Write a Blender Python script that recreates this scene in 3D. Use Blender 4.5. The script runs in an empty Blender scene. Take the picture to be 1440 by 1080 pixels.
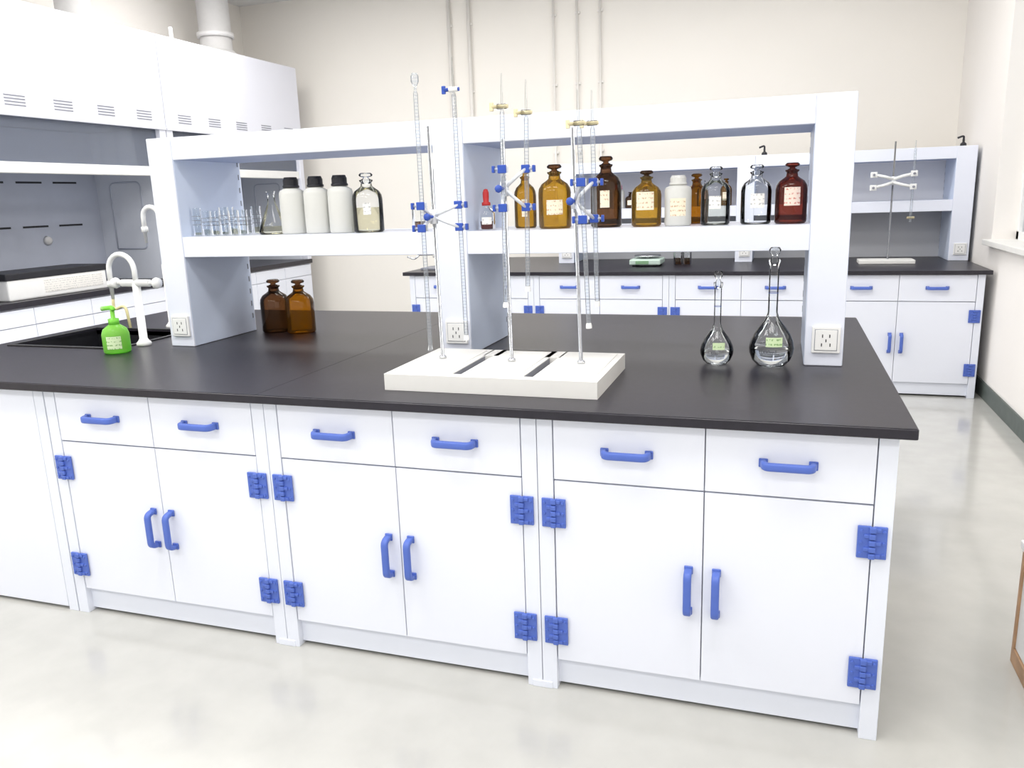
import bpy, bmesh, math, random
from mathutils import Vector, Matrix
random.seed(4)
scene=bpy.context.scene
scene.view_settings.view_transform='Standard'
# ---------------------------------------------------------------- materials
def mat(name,col,rough=.5,metal=0,spec=.5,noise=0,nscale=20,alpha=None,trans=0,ior=1.45,emis=0,bump=0,coat=0):
    m=bpy.data.materials.new(name); m.use_nodes=True; nt=m.node_tree; b=nt.nodes['Principled BSDF']
    b.inputs['Base Color'].default_value=(*col,1); b.inputs['Roughness'].default_value=rough
    b.inputs['Metallic'].default_value=metal; b.inputs['Specular IOR Level'].default_value=spec
    b.inputs['Transmission Weight'].default_value=trans; b.inputs['IOR'].default_value=ior
    b.inputs['Coat Weight'].default_value=coat; b.inputs['Coat Roughness'].default_value=.08
    if emis:
        b.inputs['Emission Color'].default_value=(*col,1); b.inputs['Emission Strength'].default_value=emis
    if noise or bump:
        tc=nt.nodes.new('ShaderNodeTexCoord'); n=nt.nodes.new('ShaderNodeTexNoise'); n.inputs['Scale'].default_value=nscale; n.inputs['Detail'].default_value=4
        nt.links.new(tc.outputs['Object'],n.inputs['Vector'])
        if noise:
            r=nt.nodes.new('ShaderNodeValToRGB'); r.color_ramp.elements[0].position=.3; r.color_ramp.elements[1].position=.7
            r.color_ramp.elements[0].color=(*[c*(1-noise) for c in col],1); r.color_ramp.elements[1].color=(*[min(1,c*(1+noise)) for c in col],1)
            nt.links.new(n.outputs['Fac'],r.inputs['Fac']); nt.links.new(r.outputs['Color'],b.inputs['Base Color'])
        if bump:
            bp=nt.nodes.new('ShaderNodeBump'); bp.inputs['Strength'].default_value=bump; bp.inputs['Distance'].default_value=.01
            nt.links.new(n.outputs['Fac'],bp.inputs['Height']); nt.links.new(bp.outputs['Normal'],b.inputs['Normal'])
    return m
def glass(name,col,edge,rough=.03,ticks=False,haze=0.0,hazecol=None,refl=1.0):
    """thin-walled glass: tinted transmission, darker toward the rim, fresnel reflection"""
    m=bpy.data.materials.new(name); m.use_nodes=True; nt=m.node_tree; N=nt.nodes; L=nt.links; N.clear()
    out=N.new('ShaderNodeOutputMaterial'); lw=N.new('ShaderNodeLayerWeight'); lw.inputs['Blend'].default_value=.35
    rp=N.new('ShaderNodeValToRGB'); rp.color_ramp.elements[0].position=.35; rp.color_ramp.elements[0].color=(*col,1); rp.color_ramp.elements[1].position=.98; rp.color_ramp.elements[1].color=(*edge,1)
    L.new(lw.outputs['Facing'],rp.inputs['Fac'])
    tr=N.new('ShaderNodeBsdfTransparent'); csrc=rp.outputs['Color']
    if ticks:
        tc=N.new('ShaderNodeTexCoord'); sx=N.new('ShaderNodeSeparateXYZ'); L.new(tc.outputs['Object'],sx.inputs[0])
        md=N.new('ShaderNodeMath'); md.operation='MULTIPLY'; md.inputs[1].default_value=100; L.new(sx.outputs['Z'],md.inputs[0])
        fr=N.new('ShaderNodeMath'); fr.operation='FRACT'; L.new(md.outputs[0],fr.inputs[0])
        lt=N.new('ShaderNodeMath'); lt.operation='LESS_THAN'; lt.inputs[1].default_value=.14; L.new(fr.outputs[0],lt.inputs[0])
        mx=N.new('ShaderNodeMix'); mx.data_type='RGBA'; L.new(lt.outputs[0],mx.inputs[0]); L.new(csrc,mx.inputs[6]); mx.inputs[7].default_value=(.72,.76,.84,1); csrc=mx.outputs[2]
    L.new(csrc,tr.inputs['Color'])
    gl=N.new('ShaderNodeBsdfGlossy'); gl.inputs['Roughness'].default_value=rough; gl.inputs['Color'].default_value=(1,1,1,1)
    fz=N.new('ShaderNodeFresnel'); fz.inputs['IOR'].default_value=1.35
    fm=N.new('ShaderNodeMath'); fm.operation='MULTIPLY'; fm.inputs[1].default_value=refl; L.new(fz.outputs[0],fm.inputs[0])
    m1=N.new('ShaderNodeMixShader'); L.new(fm.outputs[0],m1.inputs[0]); L.new(tr.outputs[0],m1.inputs[1]); L.new(gl.outputs[0],m1.inputs[2])
    last=m1.outputs[0]
    if haze:
        df=N.new('ShaderNodeBsdfDiffuse'); df.inputs['Color'].default_value=(*(hazecol or col),1)
        m2=N.new('ShaderNodeMixShader'); m2.inputs[0].default_value=haze; L.new(last,m2.inputs[1]); L.new(df.outputs[0],m2.inputs[2]); last=m2.outputs[0]
    L.new(last,out.inputs[0]); return m
def label_mat(name,col,ink,scale=160):
    m=mat(name,col,.7); nt=m.node_tree; b=nt.nodes['Principled BSDF']
    tc=nt.nodes.new('ShaderNodeTexCoord'); mp=nt.nodes.new('ShaderNodeMapping'); mp.inputs['Scale'].default_value=(1.2,1.2,.75)
    n=nt.nodes.new('ShaderNodeTexNoise'); n.inputs['Scale'].default_value=scale; n.inputs['Detail'].default_value=2
    w=nt.nodes.new('ShaderNodeTexWave'); w.bands_direction='Z'; w.inputs['Scale'].default_value=22
    nt.links.new(tc.outputs['Object'],mp.inputs[0]); nt.links.new(mp.outputs[0],n.inputs['Vector']); nt.links.new(tc.outputs['Object'],w.inputs['Vector'])
    g=nt.nodes.new('ShaderNodeMath'); g.operation='GREATER_THAN'; g.inputs[1].default_value=.53; nt.links.new(n.outputs['Fac'],g.inputs[0])
    g2=nt.nodes.new('ShaderNodeMath'); g2.operation='GREATER_THAN'; g2.inputs[1].default_value=.68; nt.links.new(w.outputs['Fac'],g2.inputs[0])
    mu=nt.nodes.new('ShaderNodeMath'); mu.operation='MULTIPLY'; nt.links.new(g.outputs[0],mu.inputs[0]); nt.links.new(g2.outputs[0],mu.inputs[1])
    mx=nt.nodes.new('ShaderNodeMix'); mx.data_type='RGBA'; mx.inputs[6].default_value=(*col,1); mx.inputs[7].default_value=(*ink,1)
    nt.links.new(mu.outputs[0],mx.inputs[0]); nt.links.new(mx.outputs[2],b.inputs['Base Color']); return m
M={}
M['white']=mat('cabinet_white',(.81,.84,.925),.35,noise=.01,nscale=3)
M['whitedoor']=mat('door_white',(.83,.855,.94),.3,noise=.008,nscale=2)
M['shelfwhite']=mat('shelf_white',(.79,.82,.92),.35,noise=.01,nscale=3)
M['sideshade']=mat('shelf_side_shade',(.66,.74,.90),.35,noise=.01,nscale=3)  # bluish shadow of the white shelf's inner sides, put into the colour
M['undershade']=mat('shelf_underside_shade',(.36,.42,.60),.5,noise=.02,nscale=3)  # blue shade below the top board, painted into its colour
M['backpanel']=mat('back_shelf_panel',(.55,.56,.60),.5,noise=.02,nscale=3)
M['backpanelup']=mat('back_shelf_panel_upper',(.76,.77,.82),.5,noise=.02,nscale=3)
M['wallN']=mat('wall_cream',(.90,.865,.805),.8,noise=.012,nscale=1.5)
M['wallR']=mat('wall_cream_side',(.90,.865,.825),.8,noise=.012,nscale=1.5)
M['pipe']=mat('conduit_white',(.9,.87,.83),.45,noise=.01)
M['ceil']=mat('ceiling_white',(.85,.85,.85),.8,noise=.01)
M['floor']=mat('floor_epoxy',(.52,.515,.485),.15,noise=.045,nscale=7,bump=.012,coat=.4)
M['black']=mat('countertop_black',(.019,.0165,.024),.34,noise=.15,nscale=40)
M['sink']=mat('sink_black',(.012,.012,.015),.4,noise=.1)
M['blue']=mat('blue_plastic',(.085,.15,.52),.4,noise=.03,nscale=30)
M['dblue']=mat('dark_blue_plastic',(.03,.08,.40),.4,noise=.03,nscale=30)
M['plastic']=mat('white_plastic',(.85,.85,.84),.35,noise=.01)
M['slab']=mat('stand_base_white',(.80,.79,.76),.5,noise=.02,nscale=14)
M['dark']=mat('dark_slot',(.02,.02,.025),.6,noise=.1)
M['slotgrey']=mat('tray_slot_grey',(.09,.085,.085),.6,noise=.1)
M['grey']=mat('grey_slot',(.25,.26,.3),.6,noise=.05)
M['metal']=mat('brushed_steel',(.62,.63,.65),.25,metal=1,noise=.05,nscale=80)
M['cast']=mat('clamp_cast_alloy',(.72,.74,.78),.35,metal=.3,noise=.04,nscale=60)
M['base']=mat('baseboard_dark',(.10,.12,.11),.5,noise=.1)
M['hood']=mat('hood_white',(.78,.79,.87),.35,noise=.01,nscale=2)
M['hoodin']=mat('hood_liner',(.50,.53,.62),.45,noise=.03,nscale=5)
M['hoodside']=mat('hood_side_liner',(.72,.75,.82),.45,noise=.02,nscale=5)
M['hoodglass']=glass('hood_sash_glass',(.7,.74,.8),(.4,.45,.5),haze=.3,hazecol=(.35,.38,.46))
M['wood']=mat('oak_trim',(.45,.27,.15),.5,noise=.2,nscale=12)
M['duct']=mat('duct_grey',(.72,.71,.70),.5,noise=.03)
M['clear']=glass('clear_glass',(.97,.98,.985),(.66,.7,.74))
M['burglass']=glass('burette_glass',(.93,.945,.96),(.6,.65,.72),ticks=True,haze=.10,hazecol=(.85,.88,.92))
M['tube']=glass('test_tube_glass',(.93,.95,.96),(.6,.65,.7))
M['water']=mat('water',(.97,.99,1),0,trans=1,ior=1.33,noise=.001)
M['amber']=glass('amber_glass',(.62,.36,.05),(.25,.11,.02),haze=.08,hazecol=(.5,.3,.05))
M['amberlt']=glass('amber_light_glass',(.72,.52,.13),(.35,.2,.05),haze=.10,hazecol=(.6,.42,.1))
M['dbrown']=glass('dark_brown_glass',(.38,.24,.14),(.14,.08,.04),haze=.10,hazecol=(.13,.08,.04))
M['red']=glass('red_brown_glass',(.46,.17,.12),(.18,.06,.05),haze=.10,hazecol=(.22,.06,.05))
M['greenpl']=glass('green_soap',(.45,.9,.2),(.3,.7,.15),haze=.5,hazecol=(.36,.85,.14))
M['liq']=glass('pale_yellow_liquid',(.93,.91,.8),(.8,.76,.6),refl=.3)
M['liqgreen']=glass('grey_liquid',(.85,.86,.82),(.65,.65,.6),refl=.3)
M['milky']=glass('milky_hdpe',(.8,.8,.78),(.7,.7,.68),haze=.75,hazecol=(.84,.84,.80))
M['blackcap']=mat('black_cap',(.015,.015,.02),.45,noise=.1)
M['bulb']=mat('red_rubber',(.5,.03,.03),.5,noise=.05)
M['label']=label_mat('paper_label',(.85,.77,.60),(.60,.42,.28))
M['labelw']=label_mat('paper_label_white',(.84,.82,.78),(.45,.45,.45))
M['labelg']=label_mat('paper_label_green',(.68,.83,.52),(.3,.5,.2))
M['labelred']=label_mat('paper_label_red',(.85,.70,.60),(.62,.25,.2))
M['ink']=mat('dark_print',(.05,.06,.08),.6,noise=.02)
M['cream']=mat('cream_stopcock',(.75,.66,.42),.35,noise=.05)
M['hose']=mat('hose_yellowed',(.7,.62,.35),.4,noise=.05)
M['pink']=mat('pink_plastic',(.7,.25,.35),.4,noise=.05)
M['led']=mat('added_led_panel',(1,.98,.95),.5,emis=3)  # glow of the added ceiling panels
M['lcd']=mat('lcd_green',(.2,.35,.2),.2,noise=.05)
M['balance']=mat('balance_body',(.5,.62,.55),.4,noise=.03)
# ---------------------------------------------------------------- mesh helpers
COL=scene.collection
def group(name,loc=(0,0,0),rz=0):
    e=bpy.data.objects.new(name,None); e.empty_display_size=.05; e.location=loc; e.rotation_euler=(0,0,rz); COL.objects.link(e); return e
def link(me,name,parent,m,smooth=False,loc=None):
    if m: 
        if not me.materials: me.materials.append(m)
    o=bpy.data.objects.new(name,me); COL.objects.link(o)
    if parent is not None: o.parent=parent
    if loc: o.location=loc
    if smooth:
        for p in me.polygons: p.use_smooth=True
    return o
def boxbm(bm,x0,x1,y0,y1,z0,z1,bev=0):
    r=bmesh.ops.create_cube(bm,size=1); vs=r['verts']
    bmesh.ops.scale(bm,vec=(x1-x0,y1-y0,z1-z0),verts=vs); bmesh.ops.translate(bm,vec=((x0+x1)/2,(y0+y1)/2,(z0+z1)/2),verts=vs)
    if bev:
        es=list({e for v in vs for e in v.link_edges}); bmesh.ops.bevel(bm,geom=es,offset=bev,segments=2,affect='EDGES',profile=.5)
def box(parent,name,x0,x1,y0,y1,z0,z1,m,bev=.0015):
    bm=bmesh.new(); boxbm(bm,x0,x1,y0,y1,z0,z1,bev); me=bpy.data.meshes.new(name); bm.to_mesh(me); bm.free(); return link(me,name,parent,m)
def boxes(parent,name,L,m,bev=0):
    bm=bmesh.new()
    for b in L: boxbm(bm,*b,bev)
    me=bpy.data.meshes.new(name); bm.to_mesh(me); bm.free(); return link(me,name,parent,m)
def lathe(parent,name,prof,m,loc=(0,0,0),n=32,rot=None,smooth=True):
    bm=bmesh.new(); rings=[]
    for r,z in prof:
        if r<1e-6: rings.append([bm.verts.new((0,0,z))])
        else: rings.append([bm.verts.new((r*math.cos(2*math.pi*i/n),r*math.sin(2*math.pi*i/n),z)) for i in range(n)])
    for a,b in zip(rings,rings[1:]):
        if len(a)==1 and len(b)==1: continue
        for i in range(n):
            j=(i+1)%n
            if len(a)==1: bm.faces.new((a[0],b[j],b[i]))
            elif len(b)==1: bm.faces.new((a[i],a[j],b[0]))
            else: bm.faces.new((a[i],a[j],b[j],b[i]))
    bmesh.ops.recalc_face_normals(bm,faces=bm.faces)
    me=bpy.data.meshes.new(name); bm.to_mesh(me); bm.free()
    o=link(me,name,parent,m,smooth); o.location=loc
    if rot: o.rotation_euler=rot
    return o
def cyl(parent,name,p0,p1,r,m,n=16,r1=None):
    p0=Vector(p0);p1=Vector(p1); d=p1-p0; L=d.length
    r1=r if r1 is None else r1
    o=lathe(parent,name,[(0,0),(r,0),(r,0.0),(r1,L),(r1,L),(0,L)],m,loc=p0,n=n,smooth=False)
    for p in o.data.polygons:
        if len(p.vertices)==4: p.use_smooth=True
    o.rotation_mode='QUATERNION'; o.rotation_quaternion=Vector((0,0,1)).rotation_difference(d.normalized()); return o
def fillet(pts,r,n=6):
    P=[Vector(p) for p in pts]; out=[P[0]]
    for i in range(1,len(P)-1):
        a=(P[i-1]-P[i]); b=(P[i+1]-P[i]); rr=min(r,a.length*.49,b.length*.49); A=P[i]+a.normalized()*rr; B=P[i]+b.normalized()*rr
        for k in range(n+1):
            t=k/n; out.append(A*(1-t)**2+P[i]*2*t*(1-t)+B*t*t)
    out.append(P[-1]); return out
def sweepbm(bm,pts,rx,ry,n=10,N=None,sq=False):
    P=[Vector(p) for p in pts]; rings=[]; up=Vector(N) if N else None
    prev=None
    for i,p in enumerate(P):
        t=(P[min(i+1,len(P)-1)]-P[max(i-1,0)]).normalized()
        if up is not None: a=up
        else:
            if prev is None: prev=Vector((0,0,1)) if abs(t.z)<.9 else Vector((1,0,0))
            a=(prev-t*prev.dot(t)).normalized(); prev=a
        b=t.cross(a).normalized(); ring=[]
        for k in range(n):
            th=2*math.pi*(k+.5)/n; c,s=math.cos(th),math.sin(th)
            if sq: c=math.copysign(abs(c)**.5,c); s=math.copysign(abs(s)**.5,s)
            ring.append(bm.verts.new(p+a*(rx*c)+b*(ry*s)))
        rings.append(ring)
    for A,B in zip(rings,rings[1:]):
        for k in range(n): bm.faces.new((A[k],A[(k+1)%n],B[(k+1)%n],B[k]))
    bm.faces.new(rings[0][::-1]); bm.faces.new(rings[-1])
def tube(parent,name,pts,r,m,n=12,ry=None,N=None,sq=False):
    bm=bmesh.new(); sweepbm(bm,pts,r,ry or r,n,N,sq); bmesh.ops.recalc_face_normals(bm,faces=bm.faces)
    me=bpy.data.meshes.new(name); bm.to_mesh(me); bm.free(); return link(me,name,parent,m,True)
def labelpatch(parent,name,r,z0,z1,ang,width,m,loc=(0,0,0)):
    bm=bmesh.new(); n=10; A=[];B=[]
    for i in range(n+1):
        a=ang-width/2+width*i/n; A.append(bm.verts.new((r*math.cos(a),r*math.sin(a),z0))); B.append(bm.verts.new((r*math.cos(a),r*math.sin(a),z1)))
    for i in range(n): bm.faces.new((A[i],A[i+1],B[i+1],B[i]))
    me=bpy.data.meshes.new(name); bm.to_mesh(me); bm.free(); o=link(me,name,parent,m,True); o.location=loc; return o
def wraptext(parent,name,txt,size,r,z,ang,m):
    """printed lettering bent round a cylindrical surface"""
    cu=bpy.data.curves.new(name+'_c','FONT'); cu.body=txt; cu.size=size; cu.align_x='CENTER'
    t=bpy.data.objects.new(name+'_c',cu); COL.objects.link(t); bpy.context.view_layer.update()
    me=bpy.data.meshes.new_from_object(t.evaluated_get(bpy.context.evaluated_depsgraph_get())); bpy.data.objects.remove(t)
    for v in me.vertices:
        a=ang+v.co.x/r; v.co=(r*math.cos(a),r*math.sin(a),z+v.co.y)
    me.materials.clear(); me.materials.append(m); return link(me,name,parent,m)
# shared handle / hinge meshes
def handle_mesh():
    bm=bmesh.new(); pts=fillet([(-.061,0,0),(-.055,-.034,0),(.055,-.034,0),(.061,0,0)],.014,5)
    sweepbm(bm,pts,.0105,.0075,12,N=(0,0,1),sq=True)
    boxbm(bm,-.070,-.048,-.006,0.0,-.0115,.0115,.002); boxbm(bm,.048,.070,-.006,0.0,-.0115,.0115,.002)
    bmesh.ops.recalc_face_normals(bm,faces=bm.faces); me=bpy.data.meshes.new('handle'); bm.to_mesh(me); bm.free(); me.materials.append(M['blue'])
    for p in me.polygons: p.use_smooth=True
    return me
def hinge_mesh():
    bm=bmesh.new()
    boxbm(bm,-.034,-.003,-.008,-.0005,-.042,.042,.002); boxbm(bm,.003,.034,-.008,-.0005,-.042,.042,.002)
    for k in range(5):
        z=-.034+.017*k; s=-1 if k%2 else 1
        boxbm(bm,-.008,.008,-.016,-.002,z-.0075,z+.0075,.003)
        boxbm(bm,min(0,s*.02),max(0,s*.02),-.0125,-.003,z-.005,z+.005,.002)
    for x in (-.026,.026):
        for z in (-.03,0,.03):
            r=bmesh.ops.create_cone(bm,cap_ends=True,segments=10,radius1=.0045,radius2=.0035,depth=.004,matrix=Matrix.Translation((x,-.0095,z))@Matrix.Rotation(math.pi/2,4,'X'))
    me=bpy.data.meshes.new('hinge'); bm.to_mesh(me); bm.free(); me.materials.append(M['blue']); return me
HM=handle_mesh(); GM=hinge_mesh()
def inst(me,name,parent,loc,rot=(0,0,0)):
    o=bpy.data.objects.new(name,me); COL.objects.link(o); o.parent=parent; o.location=loc; o.rotation_euler=rot; return o
H=.85
def cabinet_modules(g,bounds,y,e=.046,ct=.823,depth=.7):
    """bounds: list of x boundaries right->left; front plane at y; doors face -y"""
    zd,zk=.644,.097
    for k,(xr,xl) in enumerate(zip(bounds,bounds[1:])):
        a,b=xl+e,xr-e; c=(a+b)/2; s='%d'%k
        for i,(p,q) in enumerate([(a,c),(c,b)]):
            box(g,'drawer_%s_%d'%(s,i),p+.0015,q-.0015,y,y+.018,zd+.003,ct-.004,M['whitedoor'],.0012)
            box(g,'door_%s_%d'%(s,i),p+.0015,q-.0015,y+.001,y+.019,zk,zd-.002,M['whitedoor'],.0012)
            inst(HM,'drawer_handle_%s_%d'%(s,i),g,((p+q)/2,y,.735))
            inst(HM,'door_handle_%s_%d'%(s,i),g,(c+(-.036 if i==0 else .036),y,.364),(0,math.pi/2,0))
        for x in (a,b):
            for j,z in enumerate((.55,.192)): inst(GM,'hinge_%s_%d_%d'%(s,x==a,j),g,(x,y-.001,z))
        box(g,'kick_board_%s'%s,a-.02,b+.02,y+.022,y+.037,.012,zk-.002,M['white'],.001)
        box(g,'carcass_%s'%s,a-.01,b+.01,y+.021,y+depth,zk,ct,M['white'],0)
    for k,x in enumerate(bounds):
        first=(k==0); last=(k==len(bounds)-1)
        if not last: box(g,'side_panel_r_%d'%k,x-e+.0015,x-.001,y-.001,y+depth,.0,ct,M['white'],.0015)
        if not first: box(g,'side_panel_l_%d'%k,x+.001,x+e-.0015,y-.001,y+depth,.0,ct,M['white'],.0015)
        if not first and not last:
            box(g,'foot_%d'%k,x-.03,x+.03,y-.004,y+.06,0,.022,M['white'],.002)
def outlet(g,x,y,z,s=.084,nm='outlet'):
    box(g,nm+'_plate',x-s/2,x+s/2,y-.011,y,z-s/2,z+s/2,M['plastic'],.003)
    boxes(g,nm+'_frame',[(x-s*.40,x+s*.40,y-.0118,y-.010,z-s*.40,z+s*.40)],M['grey'])
    box(g,nm+'_inner',x-s*.38,x+s*.38,y-.0135,y-.010,z-s*.38,z+s*.38,M['plastic'],.001)
    L=[(x-.012,x-.009,y-.0142,y-.013,z+.008,z+.018),(x+.009,x+.012,y-.0142,y-.013,z+.008,z+.018),
       (x-.0015,x+.0015,y-.0142,y-.013,z-.006,z+.003),(x-.014,x-.011,y-.0142,y-.013,z-.020,z-.010),(x+.011,x+.014,y-.0142,y-.013,z-.020,z-.010)]
    boxes(g,nm+'_slots',L,M['dark'])
# ---------------------------------------------------------------- room
WX,LX,NY,SY,CZ=1.03,-5.66,5.6,-4.6,3.4
def wallbox(name,*a,m): return box(None,name,*a,m,0)
wallbox('floor',LX-.1,WX+.3,SY,NY+.1,-.1,0,m=M['floor'])
wallbox('ceiling',LX-.1,WX+.3,SY,NY+.1,CZ,CZ+.1,m=M['ceil'])
wallbox('wall_north',LX-.1,WX+.3,NY,NY+.1,0,CZ,m=M['wallN'])
wallbox('wall_west',LX-.1,LX,SY,NY,0,CZ,m=M['wallN'])
g=group('wall_east')
wy0,wy1,wz0,wz1=1.9,4.1,1.03,2.95
boxes(g,'masonry',[(WX,WX+.24,SY,wy0,0,CZ),(WX,WX+.24,wy1,NY,0,CZ),(WX,WX+.24,wy0,wy1,0,wz0),(WX,WX+.24,wy0,wy1,wz1,CZ)],M['wallR'])
g=group('window_1')
fr=[(WX+.14,WX+.19,wy0,wy0+.05,wz0,wz1),(WX+.14,WX+.19,wy1-.05,wy1,wz0,wz1),(WX+.14,WX+.19,wy0,wy1,wz0,wz0+.05),(WX+.14,WX+.19,wy0,wy1,wz1-.05,wz1),(WX+.14,WX+.19,3.0-.03,3.0+.03,wz0,wz1)]
boxes(g,'frame',fr,M['plastic'])
box(g,'pane',WX+.16,WX+.166,wy0+.05,wy1-.05,wz0+.05,wz1-.05,M['clear'],0)
box(g,'sill',WX-.05,WX+.14,wy0-.04,wy1+.03,wz0-.035,wz0,M['slab'],.004)
box(None,'baseboard_east',WX-.012,WX-.0005,SY,NY,0,.11,M['base'],.002)
box(None,'baseboard_north',LX,WX-.012,NY-.012,NY-.0005,0,.10,M['base'],.002)
for lx in (-4.2,-2.3,-.4):  # unseen ceiling panels and area lamps, added to light the room
    for ly in (-3,-.8,1.4,3.6):
        g=group('added_ceiling_panel',(lx,ly,CZ))
        box(g,'frame',-.62,.62,-.32,.32,-.03,-.001,M['plastic'],.003)
        box(g,'diffuser',-.6,.6,-.3,.3,-.034,-.029,M['led'],0)
        ld=bpy.data.lights.new('added_panel_light','AREA'); ld.shape='RECTANGLE'; ld.size=1.2; ld.size_y=.6; ld.energy=24; ld.color=(1,.99,.975)
        lo=bpy.data.objects.new('added_panel_light',ld); COL.objects.link(lo); lo.parent=g; lo.location=(0,0,-.045)
for x in (-3.35,-3.15,-2.33,-2.11,-1.90):
    g=group('wall_conduit',(x,NY-.03,0)); 
    cyl(g,'pipe',(0,0,1.2),(0,0,CZ-.002),.016 if x<-3 else .010,M['pipe'])
    for z in (1.8,2.4,3.0): box(g,'bracket_%d'%(z*10),-.024,.024,.005,.029,z-.01,z+.01,M['pipe'],.002)
# ---------------------------------------------------------------- main island bench
g=group('lab_island_bench')
B=[0,-.898,-1.765,-2.636]
cabinet_modules(g,B,0)
XL=-3.52
box(g,'sink_cabinet_panel',XL+.03,-2.685,.0,.02,.012,.819,M['whitedoor'],.0015)
box(g,'sink_cabinet_side',XL+.03,XL+.05,.02,1.685,.0,.819,M['white'],.001)
box(g,'side_panel_sink',-2.682,-2.640,-.001,.7,0,.823,M['white'],.0015)
box(g,'rear_cabinets',-2.6,0,.72,1.685,.0,.823,M['white'],.001)
sx0,sx1,sy0,sy1=-3.42,-2.86,.57,1.02
T0=.823
bm=bmesh.new()
for b in [(sx1,.03,-.03,1.715,T0,H),(XL,sx0,-.03,1.715,T0,H),(sx0,sx1,-.03,sy0,T0,H),(sx0,sx1,sy1,1.715,T0,H)]: boxbm(bm,*b,0)
bmesh.ops.remove_doubles(bm,verts=bm.verts,dist=1e-5)
me=bpy.data.meshes.new('countertop'); bm.to_mesh(me); bm.free(); link(me,'countertop',g,M['black'])
boxes(g,'countertop_nosing',[(XL-.002,.033,-.034,-.028,T0+.001,H-.0015),(.028,.034,-.03,1.715,T0+.001,H-.0015)],M['black'],.002)
boxes(g,'countertop_joint',[(-1.767,-1.7655,-.03,1.714,H-.001,H+.0004)],M['sink'])
boxes(g,'sink_basin',[(sx0,sx1,sy0,sy1,.55,.57),(sx0-.01,sx0,sy0,sy1,.55,T0+.02),(sx1,sx1+.01,sy0,sy1,.55,T0+.02),(sx0,sx1,sy0-.01,sy0,.55,T0+.02),(sx0,sx1,sy1,sy1+.01,.55,T0+.02)],M['sink'])
boxes(g,'sink_rim',[(sx0-.02,sx0,sy0-.02,sy1+.02,H,H+.006),(sx1,sx1+.02,sy0-.02,sy1+.02,H,H+.006),(sx0,sx1,sy0-.02,sy0,H,H+.006),(sx0,sx1,sy1,sy1+.02,H,H+.006)],M['sink'],.002)
# ---------------------------------------------------------------- reagent shelf
def shelf_unit(name,posts,y,d,zs,zt,w,outlets=True,panel=False):
    g=group(name)
    for k,xr in enumerate(posts):
        box(g,'post_%d'%k,xr-w,xr,y,y+d,H+.0005,zt,M['shelfwhite'],.003)
        boxes(g,'side_shade_sheet_%d'%k,[(xr-w-.001,xr-w+.001,y+.006,y+d-.006,H+.003,zt-.006),(xr-.001,xr+.001,y+.006,y+d-.006,H+.003,zt-.006)],M['sideshade'])  # thin added sheets that carry the painted side shadow
        if outlets: outlet(g,xr-w/2+.005,y,H+.085,nm='outlet_%d'%k)
    for k,(a,b) in enumerate(zip(posts,posts[1:])):
        x1=a-w; x0=b
        box(g,'top_beam_front_%d'%k,x0,x1,y+.004,y+.03,zt-.084,zt,M['shelfwhite'],.002)
        box(g,'top_beam_rear_%d'%k,x0,x1,y+d-.03,y+d-.004,zt-.082,zt,M['shelfwhite'],.002)
        box(g,'top_board_%d'%k,x0,x1,y+.03,y+d-.004,zt-.084,zt-.055,M['undershade'],0)
        box(g,'shelf_front_%d'%k,x0,x1,y+.004,y+.03,zs-.079,zs,M['shelfwhite'],.002)
        box(g,'shelf_rear_%d'%k,x0,x1,y+d-.03,y+d-.004,zs-.079,zs,M['shelfwhite'],.002)
        box(g,'shelf_board_%d'%k,x0,x1,y+.03,y+d-.03,zs-.02,zs,M['shelfwhite'],0)
        if panel:
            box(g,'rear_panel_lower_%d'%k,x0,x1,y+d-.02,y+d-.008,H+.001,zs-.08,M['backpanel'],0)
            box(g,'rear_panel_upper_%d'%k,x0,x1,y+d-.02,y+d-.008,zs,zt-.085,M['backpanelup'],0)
        for xx,s in ((x0,1),(x1,-1)):
            L=[]
            for i in range(13):
                z=H+.06+i*.055
                if zs-.09<z<zs+.01 or z>zt-.1: continue
                L.append((min(xx,xx+s*.0022),max(xx,xx+s*.0022),y+d-.022,y+d-.016,z,z+.022))
            boxes(g,'slot_rail_%d_%d'%(k,s>0),L,M['grey'])
    return g
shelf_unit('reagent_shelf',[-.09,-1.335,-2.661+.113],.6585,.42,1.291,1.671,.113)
# ---------------------------------------------------------------- faucets
def gooseneck(name,loc,h,reach,top,rz=0,cocks=True,hose=False):
    g=group(name,loc,rz)
    lathe(g,'flange',[(0,0),(.03,0),(.03,.012),(.022,.02),(.016,.03),(0,.03)],M['plastic'])
    cyl(g,'column',(0,0,.02),(0,0,h),.016,M['plastic'])
    if cocks:
        cyl(g,'valve_body',(-.07,0,h),(.07,0,h),.015,M['plastic'])
        for s in (-1,1):
            cyl(g,'handle_stem_%d'%(s>0),(s*.07,0,h),(s*.10,0,h),.009,M['plastic'])
            lathe(g,'handle_knob_%d'%(s>0),[(0,0),(.02,0),(.023,.008),(.02,.022),(0,.024)],M['plastic'],loc=(s*.095,0,h),rot=(0,s*math.pi/2,0),n=12)
    r=reach/2; pts=[(0,0,h)]; zc=top-r
    for i in range(13):
        a=math.pi*i/12; pts.append((-r+r*math.cos(a),0,zc+r*math.sin(a)))
    pts.append((-reach,0,zc-.05)); tube(g,'gooseneck',pts,.0105,M['plastic'])
    cyl(g,'nozzle',(-reach,0,zc-.05),(-reach,0,zc-.12),.010,M['plastic'],r1=.006)
    lathe(g,'collar',[(0,0),(.015,0),(.015,.025),(0,.025)],M['plastic'],loc=(-reach,0,zc-.07))
    if hose: tube(g,'hose',fillet([(-reach,0,zc-.11),(-reach-.005,0,zc-.17),(-reach+.06,.0,zc-.14),(-reach+.07,0,zc-.24)],.04),.006,M['hose'])
    return g
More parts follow.
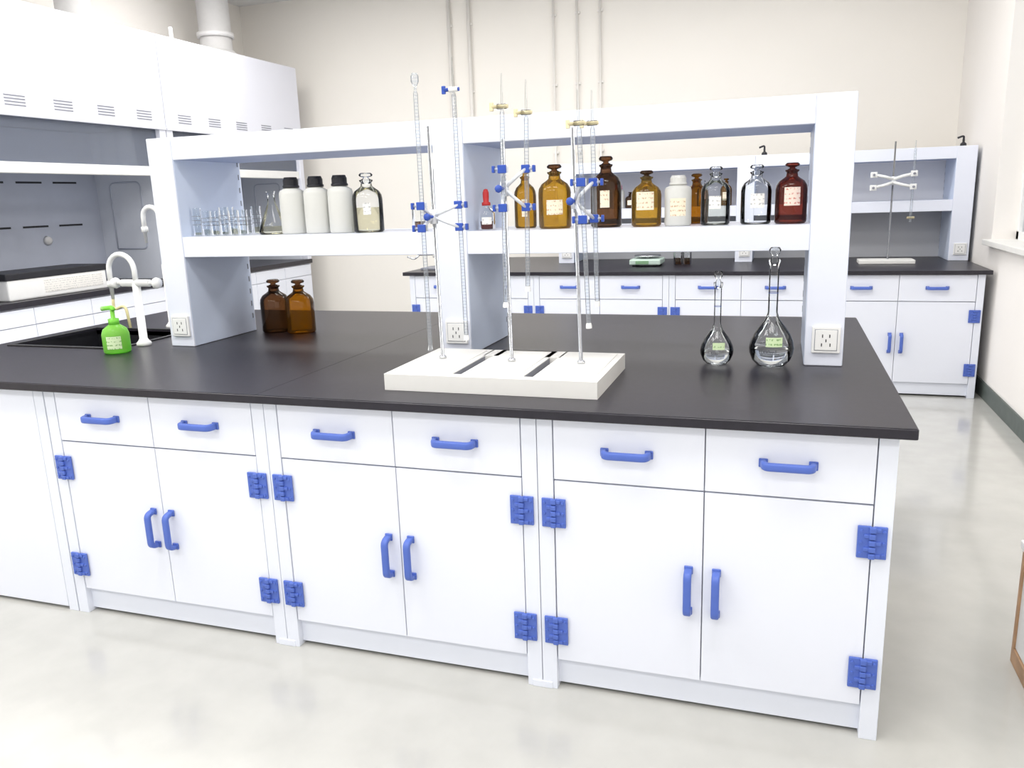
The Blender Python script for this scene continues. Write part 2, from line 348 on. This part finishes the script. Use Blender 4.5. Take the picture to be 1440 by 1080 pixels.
gooseneck('lab_faucet',(-2.80,.655,H),.26,.13,.378,hose=True)
gooseneck('lab_faucet',(-3.035,1.10,H),.30,.09,.565,cocks=False)
# ---------------------------------------------------------------- soap bottle
g=group('soap_dispenser_bottle',(-2.79,.50,H+.0005))
lathe(g,'body',[(0,0),(.046,0),(.051,.006),(.051,.075),(.044,.095),(.024,.110),(.017,.114),(.017,.12)],M['greenpl'])
lathe(g,'collar',[(0,.112),(.020,.112),(.020,.135),(.008,.138),(.008,.17),(0,.17)],M['greenpl'])
tube(g,'pump_nozzle',fillet([(.008,0,.168),(0,0,.18),(-.05,0,.174)],.01),.009,M['greenpl'])
labelpatch(g,'label',.0518,.02,.07,-1.0,1.1,M['labelg'])
# ---------------------------------------------------------------- bottles
CAMA=lambda x,y: math.atan2(-2.012-y,-.2846-x)
def reagent(name,x,y,z,r,h,m,label=None,liquid=None,lab=(.2,.5),lw=1.1,stop=None,lev=.4):
    g=group(name,(x,y,z+.0006))
    lathe(g,'body',[(0,0),(r*.9,0),(r,.006),(r,h*.56),(r*.96,h*.63),(r*.8,h*.70),(r*.5,h*.755),(r*.38,h*.78),(r*.34,h*.84),(r*.44,h*.865),(r*.44,h*.885),(r*.30,h*.89)],m)
    lathe(g,'stopper',[(0,h*.82),(r*.25,h*.82),(r*.3,h*.895),(r*.18,h*.91),(r*.18,h*.925),(r*.42,h*.945),(r*.46,h*.97),(r*.36,h),(0,h)],stop or m)
    if liquid: lathe(g,'liquid',[(0,.004),(r*.88,.004),(r*.94,.01),(r*.94,h*lev),(0,h*lev)],liquid)
    if label and lw: labelpatch(g,'label',r*1.012,h*lab[0],h*lab[1],CAMA(x,y)+random.uniform(-.12,.12),lw,label)
    return g
def plastic_bottle(name,x,y,z,r,h,cap=M['blackcap'],m=M['milky'],label=None):
    g=group(name,(x,y,z+.0006))
    lathe(g,'body',[(0,0),(r*.93,0),(r,.006),(r,h*.70),(r*.93,h*.76),(r*.62,h*.80),(r*.5,h*.815),(r*.5,h*.84)],m)
    lathe(g,'cap',[(0,h*.83),(r*.60,h*.83),(r*.60,h*.95),(r*.55,h*.97),(r*.50,h),(0,h)],cap,n=20,smooth=False)
    lathe(g,'cap_skirt',[(r*.5,h*.815),(r*.66,h*.815),(r*.66,h*.855),(r*.5,h*.855)],cap)
    if label: labelpatch(g,'label',r*1.012,h*.2,h*.55,CAMA(x,y),1.2,label)
    return g
ZS=1.291; Y=.77
for x in (-2.098,-1.990,-1.885): plastic_bottle('white_plastic_bottle',x,Y,ZS,.048,.214)
reagent('clear_reagent_bottle',-1.772,Y,ZS,.057,.217,M['clear'],M['labelw'],M['liq'],lab=(.3,.5),lw=.5,lev=.42)
reagent('amber_reagent_bottle',-1.178,Y+.09,ZS,.040,.205,M['amberlt'],M['label'],lw=.5)
reagent('amber_reagent_bottle',-1.042,Y,ZS,.057,.216,M['amberlt'],M['label'],stop=M['dbrown'],lw=1.0,lab=(.22,.45))
reagent('amber_reagent_bottle',-.865,Y+.02,ZS,.053,.236,M['dbrown'],M['label'],lab=(.28,.52),lw=.6,stop=M['dbrown'])
reagent('amber_reagent_bottle',-.723,Y,ZS,.050,.183,M['amberlt'],M['label'],lab=(.3,.62),stop=M['dbrown'],lw=1.2)
plastic_bottle('white_plastic_bottle',-.618,Y,ZS,.044,.163,cap=M['milky'],label=M['label'])
reagent('amber_reagent_bottle',-.575,Y+.17,ZS,.042,.17,M['amber'])
reagent('clear_reagent_bottle',-.497,Y,ZS,.047,.186,M['clear'],M['labelw'],M['liqgreen'],lab=(.28,.5),lw=.8,lev=.45)
reagent('clear_reagent_bottle',-.369,Y,ZS,.048,.186,M['clear'],M['labelw'],lab=(.28,.52),lw=.9)
reagent('amber_reagent_bottle',-.262,Y,ZS,.049,.188,M['red'],M['labelred'],lab=(.3,.6),lw=1.0)
reagent('amber_reagent_bottle',-2.425,1.06,H,.064,.232,M['dbrown'],stop=M['dbrown'])
reagent('amber_reagent_bottle',-2.292,1.05,H,.063,.232,M['amber'],stop=M['dbrown'])
g=group('dropper_bottle',(-1.29,Y-.02,ZS+.0006))
lathe(g,'body',[(0,0),(.028,0),(.031,.004),(.031,.058),(.024,.070),(.012,.078),(.012,.09),(.015,.092)],M['clear'])
lathe(g,'indicator',[(0,.003),(.027,.003),(.029,.006),(.029,.03),(0,.03)],M['red'])
lathe(g,'dropper_cap',[(0,.085),(.0155,.085),(.0155,.095),(.010,.098),(.011,.115),(.011,.130),(.007,.141),(0,.143)],M['bulb'])
labelpatch(g,'label',.0315,.02,.045,CAMA(-1.3,.75),1.2,M['labelw'])
g=group('conical_flask',(-2.193,Y,ZS+.0006))
lathe(g,'body',[(0,0),(.05,0),(.056,.004),(.057,.012),(.045,.05),(.026,.095),(.016,.12),(.0145,.13),(.0145,.158),(.019,.163),(.0185,.165)],M['clear'])
lathe(g,'liquid',[(0,.003),(.05,.003),(.054,.008),(.053,.014),(.049,.03),(0,.03)],M['liq'])
g=group('beaker',(-1.56,Y,ZS+.0006))
lathe(g,'body',[(0,0),(.026,0),(.029,.004),(.029,.085),(.032,.09)],M['clear'])
lathe(g,'solution',[(0,.003),(.025,.003),(.0275,.006),(.0275,.035),(0,.035)],M['dbrown'])
for j,yy in enumerate((.73,.80)):
    for i in range(6):
        x=-2.522+.0435*i+.015*j
        g=group('glass_vial',(x,yy,ZS+.0006)); hh=.098 if (i+j)%3 else .110
        lathe(g,'body',[(0,.004),(.014,.001),(.0185,.004),(.0185,hh-.006),(.0205,hh)],M['tube'],n=20)
        lathe(g,'sample',[(0,.0055),(.0165,.0055),(.0165,hh*(.12+.07*((i*2+j)%3))),(0,hh*(.12+.07*((i*2+j)%3)))],M['liqgreen'] if (i+j)%2 else M['liq'],n=20)
        for q in range(3): lathe(g,'scale_mark_%d'%q,[(.0187,hh*(.4+.15*q)),(.0187,hh*(.4+.15*q)+.0015)],M['grey'],n=20)
# ---------------------------------------------------------------- volumetric flasks
def volflask(x,y,R,h,nr,lev,txt):
    g=group('volumetric_flask',(x,y,H+.0006)); s=R/.0685
    bodyH=.155*s
    prof=[(0,.002),(.03*s,0),(.044*s,.003),(.058*s,.018*s),(.067*s,.042*s),(.0685*s,.058*s),(.064*s,.082*s),(.052*s,.108*s),(.036*s,.130*s),(.022*s,.148*s),(nr,bodyH+.014),(nr,h-.055),(nr*1.25,h-.045),(nr*1.25,h-.037)]
    lathe(g,'body',prof,M['clear'],n=40)
    lathe(g,'stopper',[(0,h-.055),(nr*.7,h-.055),(nr*.85,h-.037),(nr*.55,h-.030),(nr*.55,h-.026),(nr*1.1,h-.018),(nr*1.25,h-.008),(nr*.9,h),(0,h)],M['clear'])
    lathe(g,'graduation_ring',[(nr*1.03,h*.62),(nr*1.03,h*.62+.0015)],M['dblue'])
    lp=[(0,.005),(.03*s,.003),(.042*s,.006),(.0555*s,.02*s),(.0645*s,.042*s)]
    lp+= [(.066*s,.055*s),(.0655*s,lev),(0,lev)]
    lathe(g,'solution',lp,M['water'],n=40)
    a=CAMA(x,y); labelpatch(g,'label',R*.985,.070*s,.100*s,a+.12,.75,M['labelg'])
    wraptext(g,'volume_print',txt,.019*s,R*1.002,.047*s,a-.15,M['ink'])
    return g
volflask(-.472,.645,.053,.302,.0115,.045,'500')
volflask(-.303,.645,.069,.374,.0148,.062,'1000mL')
# ---------------------------------------------------------------- titration stands on white base tray
g=group('titration_stand_base')
z0,z1=H+.0006,.9
L=[(-1.40,-.75,.10,.135,z0,z1),(-1.40,-1.195,.134,.52,z0,z1),(-1.165,-.975,.134,.52,z0,z1),(-.945,-.75,.134,.52,z0,z1),(-1.20,-.94,.42,.52,z0,z1)]
bm=bmesh.new()
for b in L: boxbm(bm,*b,0)
me=bpy.data.meshes.new('tray'); bm.to_mesh(me); bm.free(); link(me,'tray',g,M['slab'])
boxes(g,'slot_floor',[(-1.195,-1.165,.135,.42,z0,z0+.012),(-.975,-.945,.135,.42,z0,z0+.012)],M['slotgrey'])
boxes(g,'slot_sides',[(-1.1965,-1.1945,.136,.42,z0,z1-.003),(-.9765,-.9745,.136,.42,z0,z1-.003)],M['grey'])
boxes(g,'raised_pads',[(-1.375,-1.215,.16,.5,z1,z1+.0025),(-1.145,-.99,.16,.5,z1,z1+.0025),(-.925,-.77,.16,.5,z1,z1+.0025)],M['slab'],.001)
def burette(name,top,bot,kind):
    top=Vector(top);bot=Vector(bot); d=(top-bot); Lh=d.length
    g=group(name,bot); g.rotation_mode='QUATERNION'; g.rotation_quaternion=Vector((0,0,1)).rotation_difference(d.normalized())
    if kind=='funnel':
        lathe(g,'barrel',[(.0085,0),(.0068,.012),(.0068,Lh-.06),(.004,Lh-.05),(.004,Lh-.04),(.012,Lh-.025),(.012,Lh-.01),(.007,Lh)],M['burglass'],n=16)
        return g
    lathe(g,'barrel',[(.0085,0),(.0068,.012),(.0068,Lh-.03),(.003,Lh-.02)],M['burglass'],n=16)
    lathe(g,'open_end',[(.009,-.004),(.009,.004),(.007,.012)],M['plastic'],n=16)
    sc=M['dblue'] if kind=='blue' else M['cream']
    lathe(g,'stopcock_barrel',[(0,-.014),(.008,-.014),(.007,.014),(0,.014)],M['plastic'] if kind=='blue' else M['clear'],loc=(0,0,Lh-.012),rot=(0,math.pi/2,0),n=16)
    cyl(g,'stopcock_key',(-.03,0,Lh-.012),(.018,0,Lh-.012),.0055,sc)
    box(g,'stopcock_wing',-.038,-.026,-.004,.004,Lh-.024,Lh+.0,sc,.002)
    lathe(g,'jet',[(.003,Lh-.004),(.003,Lh+.02),(.0018,Lh+.075),(.001,Lh+.08)],M['clear'],n=10)
    return g
def stand(base,topx,ztop,zu,zl,b1,b2,nm='titration_stand'):
    g=group(nm)
    rod0=Vector(base); rod1=Vector((topx,base[1],ztop))
    cyl(g,'rod',rod0,rod1,.0056,M['metal'])
    lathe(g,'rod_collar',[(0,0),(.012,0),(.012,.006),(.007,.010),(0,.01)],M['metal'],loc=rod0)
    at=lambda p,q,z: Vector(p)+(Vector(q)-Vector(p))*((z-p[2])/(q[2]-p[2]))
    zm=(zu+zl)/2; c=at(rod0,rod1,zm)
    lathe(g,'boss',[(0,-.022),(.012,-.022),(.013,0),(.012,.022),(0,.022)],M['cast'],loc=c)
    cyl(g,'boss_screw',c+Vector((0,-.01,0)),c+Vector((-.005,-.042,0)),.005,M['dblue'])
    lathe(g,'boss_knob',[(0,0),(.011,0),(.012,.006),(.009,.012),(0,.012)],M['dblue'],loc=c+Vector((-.005,-.036,0)),rot=(math.pi/2,0,0),n=8)
    for i,(t,b) in enumerate((b1,b2)):
        for j,z in enumerate((zu,zl)):
            p=at(b,t,z); s=-1 if i==0 else 1
            tube(g,'arm_%d%d'%(i,j),fillet([c+Vector((0,-.006,0)),Vector(((c.x+p.x)/2,(c.y+p.y)/2-.012,(c.z+p.z)/2)),p+Vector((0,-.011,0))],.01),.0055,M['cast'],n=8)
            box(g,'jaw_%d%d'%(i,j),p.x-.013,p.x+.013,p.y-.016,p.y-.008,z-.012,z+.012,M['dblue'],.002)
            box(g,'jaw_back_%d%d'%(i,j),p.x-.011,p.x+.011,p.y+.008,p.y+.014,z-.010,z+.010,M['cast'],.002)
            cyl(g,'jaw_screw_%d%d'%(i,j),(p.x+s*.012,p.y-.012,z),(p.x+s*.026,p.y-.012,z),.004,M['cast'],n=10)
            box(g,'wing_nut_%d%d'%(i,j),min(p.x+s*.022,p.x+s*.030),max(p.x+s*.022,p.x+s*.030),p.y-.019,p.y-.005,z-.010,z+.010,M['dblue'],.002)
    return g
A1=((-1.336,.30,1.770),(-1.334,.30,.935)); A2=((-1.238,.36,1.735),(-1.233,.36,.965))
stand((-1.31,.34,.9032),-1.318,1.62,1.385,1.318,A1,A2)
burette('burette',A1[0],A1[1],'funnel'); burette('burette',A2[0],A2[1],'blue')
B1=((-1.066,.30,1.67),(-1.075,.30,1.08)); B2=((-1.012,.36,1.655),(-1.022,.36,1.122))
stand((-1.072,.33,.9032),-1.078,1.57,1.483,1.372,B1,B2)
burette('burette',B1[0],B1[1],'cream'); burette('burette',B2[0],B2[1],'cream')
C1=((-.838,.29,1.61),(-.815,.29,1.022)); C2=((-.818,.375,1.615),(-.808,.375,1.076))
stand((-.85,.33,.9032),-.866,1.59,1.437,1.333,C1,C2)
burette('burette',C1[0],C1[1],'cream'); burette('burette',C2[0],C2[1],'cream')
# ---------------------------------------------------------------- back island bench
g=group('back_lab_bench')
YB=3.834+.03
cabinet_modules(g,[.97,-.04,-1.045,-2.066,-3.10],YB,depth=.7)
box(g,'rear_cabinets',-3.1,.97,YB+.72,5.33,0,.823,M['white'],.001)
box(g,'countertop',-3.144,1.002,3.834,5.36,.823,H,M['black'],.002)
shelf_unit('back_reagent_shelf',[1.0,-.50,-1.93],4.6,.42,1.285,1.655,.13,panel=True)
g=group('burette_stand_with_clamp')
box(g,'base_plate',.25,.62,4.34,4.52,H+.0006,H+.028,M['slab'],.004)
cyl(g,'rod',(.45,4.45,H+.02),(.45,4.45,1.70),.006,M['metal'])
lathe(g,'boss',[(0,-.03),(.02,-.03),(.02,.03),(0,.03)],M['cast'],loc=(.45,4.45,1.43))
for s in (-1,1):
    for q in (-1,1):
        tube(g,'arm_%d%d'%(s>0,q>0),[(.45,4.44,1.43+q*.01),(.45+s*.06,4.42,1.43+q*.03),(.45+s*.13,4.43,1.43+q*.045)],.011,M['plastic'],n=8)
        box(g,'jaw_%d%d'%(s>0,q>0),.45+s*.13-.022,.45+s*.13+.022,4.415,4.43,1.43+q*.045-.02,1.43+q*.045+.02,M['plastic'],.003)
        cyl(g,'jaw_screw_%d%d'%(s>0,q>0),(.45+s*.13,4.42,1.43+q*.045),(.45+s*.13,4.39,1.43+q*.045),.008,M['grey'])
lathe(g,'burette_barrel',[(.008,0),(.0075,.5),(.003,.52),(.003,.56)],M['burglass'],loc=(.58,4.445,1.14),n=14)
cyl(g,'burette_stopcock',(.555,4.445,1.17),(.605,4.445,1.17),.008,M['cream'])
g=group('electronic_balance',(-1.28,4.36,H+.0006))
box(g,'body',-.12,.12,-.13,.13,.012,.055,M['balance'],.01)
boxes(g,'feet',[(-.1,-.08,-.1,-.08,0,.014),(.08,.1,-.1,-.08,0,.014),(-.1,-.08,.08,.1,0,.014),(.08,.1,.08,.1,0,.014)],M['blackcap'])
lathe(g,'pan_post',[(0,.045),(.02,.045),(.02,.072),(0,.072)],M['metal'],loc=(0,.02,0))
lathe(g,'pan',[(0,.07),(.10,.07),(.105,.076),(.10,.080),(0,.078)],M['metal'],loc=(0,.02,0))
box(g,'display',-.07,.03,-.134,-.129,.02,.045,M['lcd'],.001)
for x in (-1.05,-.98):
    g=group('beaker',(x,4.42,H+.0006))
    lathe(g,'body',[(0,0),(.03,0),(.034,.004),(.034,.09),(.037,.095)],M['clear']); lathe(g,'solution',[(0,.003),(.031,.003),(.032,.05),(0,.05)],M['dbrown'])
for x,m,h in ((-1.58,M['pink'],.19),(-1.36,M['amber'],.2),(-1.48,M['dbrown'],.13),(-.9,M['clear'],.2),(-.72,M['amber'],.21)):
    if m is M['pink']: plastic_bottle('pink_capped_bottle',x,4.75,1.285,.05,h,cap=M['pink'])
    else: reagent('amber_reagent_bottle' if m is not M['clear'] else 'clear_reagent_bottle',x,4.75,1.285,.045,h,m,M['label'])
for x in (.93,-.44):
    g=group('shelf_top_spray_nozzle',(x,4.75,1.6556))
    lathe(g,'base',[(0,0),(.022,0),(.02,.02),(.008,.03),(.008,.05),(0,.05)],M['blackcap']); tube(g,'spout',fillet([(0,0,.04),(0,0,.075),(-.04,0,.06)],.015),.007,M['blackcap'])
g=group('retort_stand',(-3.0,4.15,H+.0006))
box(g,'base',-.08,.08,-.11,.11,0,.016,M['grey'],.003); cyl(g,'rod',(0,.05,.012),(0,.05,.80),.012,M['metal'])
box(g,'boss_head',-.025,.025,.02,.075,.09,.14,M['metal'],.004)
cyl(g,'clamp_arm',(-.02,.04,.115),(-.14,-.02,.115),.008,M['metal'])
tube(g,'jaw_upper',fillet([(-.13,-.02,.12),(-.17,-.03,.15),(-.22,-.05,.125)],.02),.008,M['metal']); tube(g,'jaw_lower',fillet([(-.13,-.02,.11),(-.17,-.03,.08),(-.22,-.05,.105)],.02),.008,M['metal'])
# ---------------------------------------------------------------- fume hood
def hood(y0,y1):
    g=group('fume_hood'); x0,x1=-5.62,-4.85; W=.07
    box(g,'base_cabinet',x0,x1-.03,y0+.01,y1-.01,.08,.818,M['hood'],.002)
    box(g,'plinth',x0,x1-.08,y0+.02,y1-.02,0,.08,M['grey'],.001)
    n=4; dw=(y1-y0-.04)/n
    for i in range(n):
        a=y0+.02+i*dw
        box(g,'drawer_front_%d'%i,x1-.03,x1-.012,a+.002,a+dw-.002,.705,.81,M['whitedoor'],.0015)
        box(g,'door_front_%d'%i,x1-.03,x1-.012,a+.002,a+dw-.002,.1,.70,M['whitedoor'],.0015)
    box(g,'worktop',x0,x1,y0,y1,.82,.86,M['black'],.003)
    box(g,'side_wall_near',x0,x1-.05,y0+.002,y0+.05,.8605,2.01,M['hood'],.002)
    box(g,'side_wall_far',x0,x1-.05,y1-.05,y1-.002,.8605,2.01,M['hood'],.002)
    box(g,'liner_near',x0+.05,x1-.1,y0+.05,y0+.056,.861,2.0,M['hoodside'],0)
    box(g,'liner_far',x0+.05,x1-.1,y1-.056,y1-.05,.861,2.0,M['hoodside'],0)
    box(g,'front_post_near',x1-.06,x1-.005,y0+.002,y0+W,.8605,2.01,M['hood'],.004)
    box(g,'front_post_far',x1-.06,x1-.005,y1-W,y1-.002,.8605,2.01,M['hood'],.004)
    box(g,'baffle',x0+.03,x0+.06,y0+.05,y1-.05,.861,2.01,M['hoodin'],.001)
    L=[]
    for i in range(5):
        a=y0+.15+i*(y1-y0-.3)/5
        for z in (.98,1.3,1.62): L.append((x0+.0595,x0+.062,a,a+.22,z,z+.014))
    boxes(g,'baffle_slots',L,M['dark'])
    tube(g,'liner_port_ring',fillet([(x0+.2,y1-.058,1.1),(x0+.2,y1-.058,1.62),(x0+.5,y1-.058,1.62),(x0+.5,y1-.058,1.1),(x0+.2,y1-.058,1.1)],.05),.006,M['hoodin'])
    lathe(g,'gas_outlet',[(0,0),(.035,0),(.03,.02),(.012,.03),(0,.03)],M['duct'],loc=(x0+.06,y0+1.3,1.2),rot=(0,math.pi/2,0))
    box(g,'upper_body',x0,x1,y0+.001,y1-.001,2.015,2.70,M['hood'],.006)
    box(g,'lower_lip',x1-.02,x1+.006,y0+.002,y1-.002,2.0,2.02,M['hood'],.003)
    box(g,'sash_glass',x1-.05,x1-.044,y0+W,y1-W,1.72,2.012,M['hoodglass'],0)
    box(g,'sash_rail',x1-.06,x1-.02,y0+W,y1-W,1.655,1.725,M['plastic'],.006)
    L=[]
    for i in range(5):
        yy=y0+.22+i*.366
        for j in range(4): L.append((x1-.001,x1+.002,yy-.075,yy+.075,2.062+j*.019,2.069+j*.019))
    boxes(g,'louvre_slits',L,M['grey'])
    return g
hood(3.36,5.26); hood(1.455,3.355)
g=group('exhaust_duct',(-5.24,4.6,2.7006))
lathe(g,'flange',[(0,0),(.24,0),(.24,.03),(.19,.05),(.15,.09),(0,.09)],M['duct']); cyl(g,'pipe',(0,0,.05),(0,0,.695),.14,M['duct'],n=32)
lathe(g,'ring',[(.14,.2),(.16,.2),(.16,.24),(.14,.24)],M['duct'])
g=group('exhaust_duct',(-5.24,3.0,2.7006))
lathe(g,'flange',[(0,0),(.22,0),(.22,.03),(.15,.06),(0,.06)],M['duct']); cyl(g,'pipe',(0,0,.05),(0,0,.695),.12,M['duct'],n=32)
g=group('vent_pipe',(-5.0,3.72,2.7006)); cyl(g,'pipe',(0,0,0),(0,0,.12),.015,M['plastic']); lathe(g,'flange',[(0,0),(.03,0),(.03,.008),(0,.008)],M['plastic'])
g=group('hotplate_instrument',(-5.08,2.25,.8606))
box(g,'housing',-.16,.16,-.42,.38,.0,.135,M['plastic'],.01); box(g,'black_top',-.165,.165,-.43,.39,.13,.175,M['blackcap'],.006)
box(g,'nameplate',.159,.162,-.15,.34,.03,.115,M['labelw'],.001)
# low side cabinet at right edge
g=group('low_side_cabinet')
box(g,'body',.42,1.01,-.35,.49,.05,.36,M['plastic'],.004); box(g,'wood_plinth',.415,1.01,-.36,.50,0,.05,M['wood'],.003)
boxes(g,'wood_edge',[(.414,.421,.478,.495,.05,.36)],M['wood'],.002); box(g,'top',.41,1.012,-.37,.51,.36,.385,M['plastic'],.004)
# ---------------------------------------------------------------- world
w=bpy.data.worlds.new('World'); scene.world=w; w.use_nodes=True
w.node_tree.nodes['Background'].inputs[0].default_value=(.93,.96,1,1); w.node_tree.nodes['Background'].inputs[1].default_value=.95
# ---------------------------------------------------------------- camera
y,p,r=-.3251,.227,-.03368
F=Vector((math.sin(y)*math.cos(p),math.cos(y)*math.cos(p),-math.sin(p))); rt=Vector((math.cos(y),-math.sin(y),0)); up=rt.cross(F)
R=rt*math.cos(r)+up*math.sin(r); U=-rt*math.sin(r)+up*math.cos(r)
cd=bpy.data.cameras.new('camera'); cam=bpy.data.objects.new('camera',cd); COL.objects.link(cam)
m=Matrix.Identity(4)
for i in range(3): m[i][0]=R[i]; m[i][1]=U[i]; m[i][2]=-F[i]
m[0][3],m[1][3],m[2][3]=-.2846,-2.012,1.4
cam.matrix_world=m; cd.sensor_width=36; cd.sensor_fit='HORIZONTAL'; cd.lens=36*1132/1440; cd.clip_start=.02
scene.camera=cam
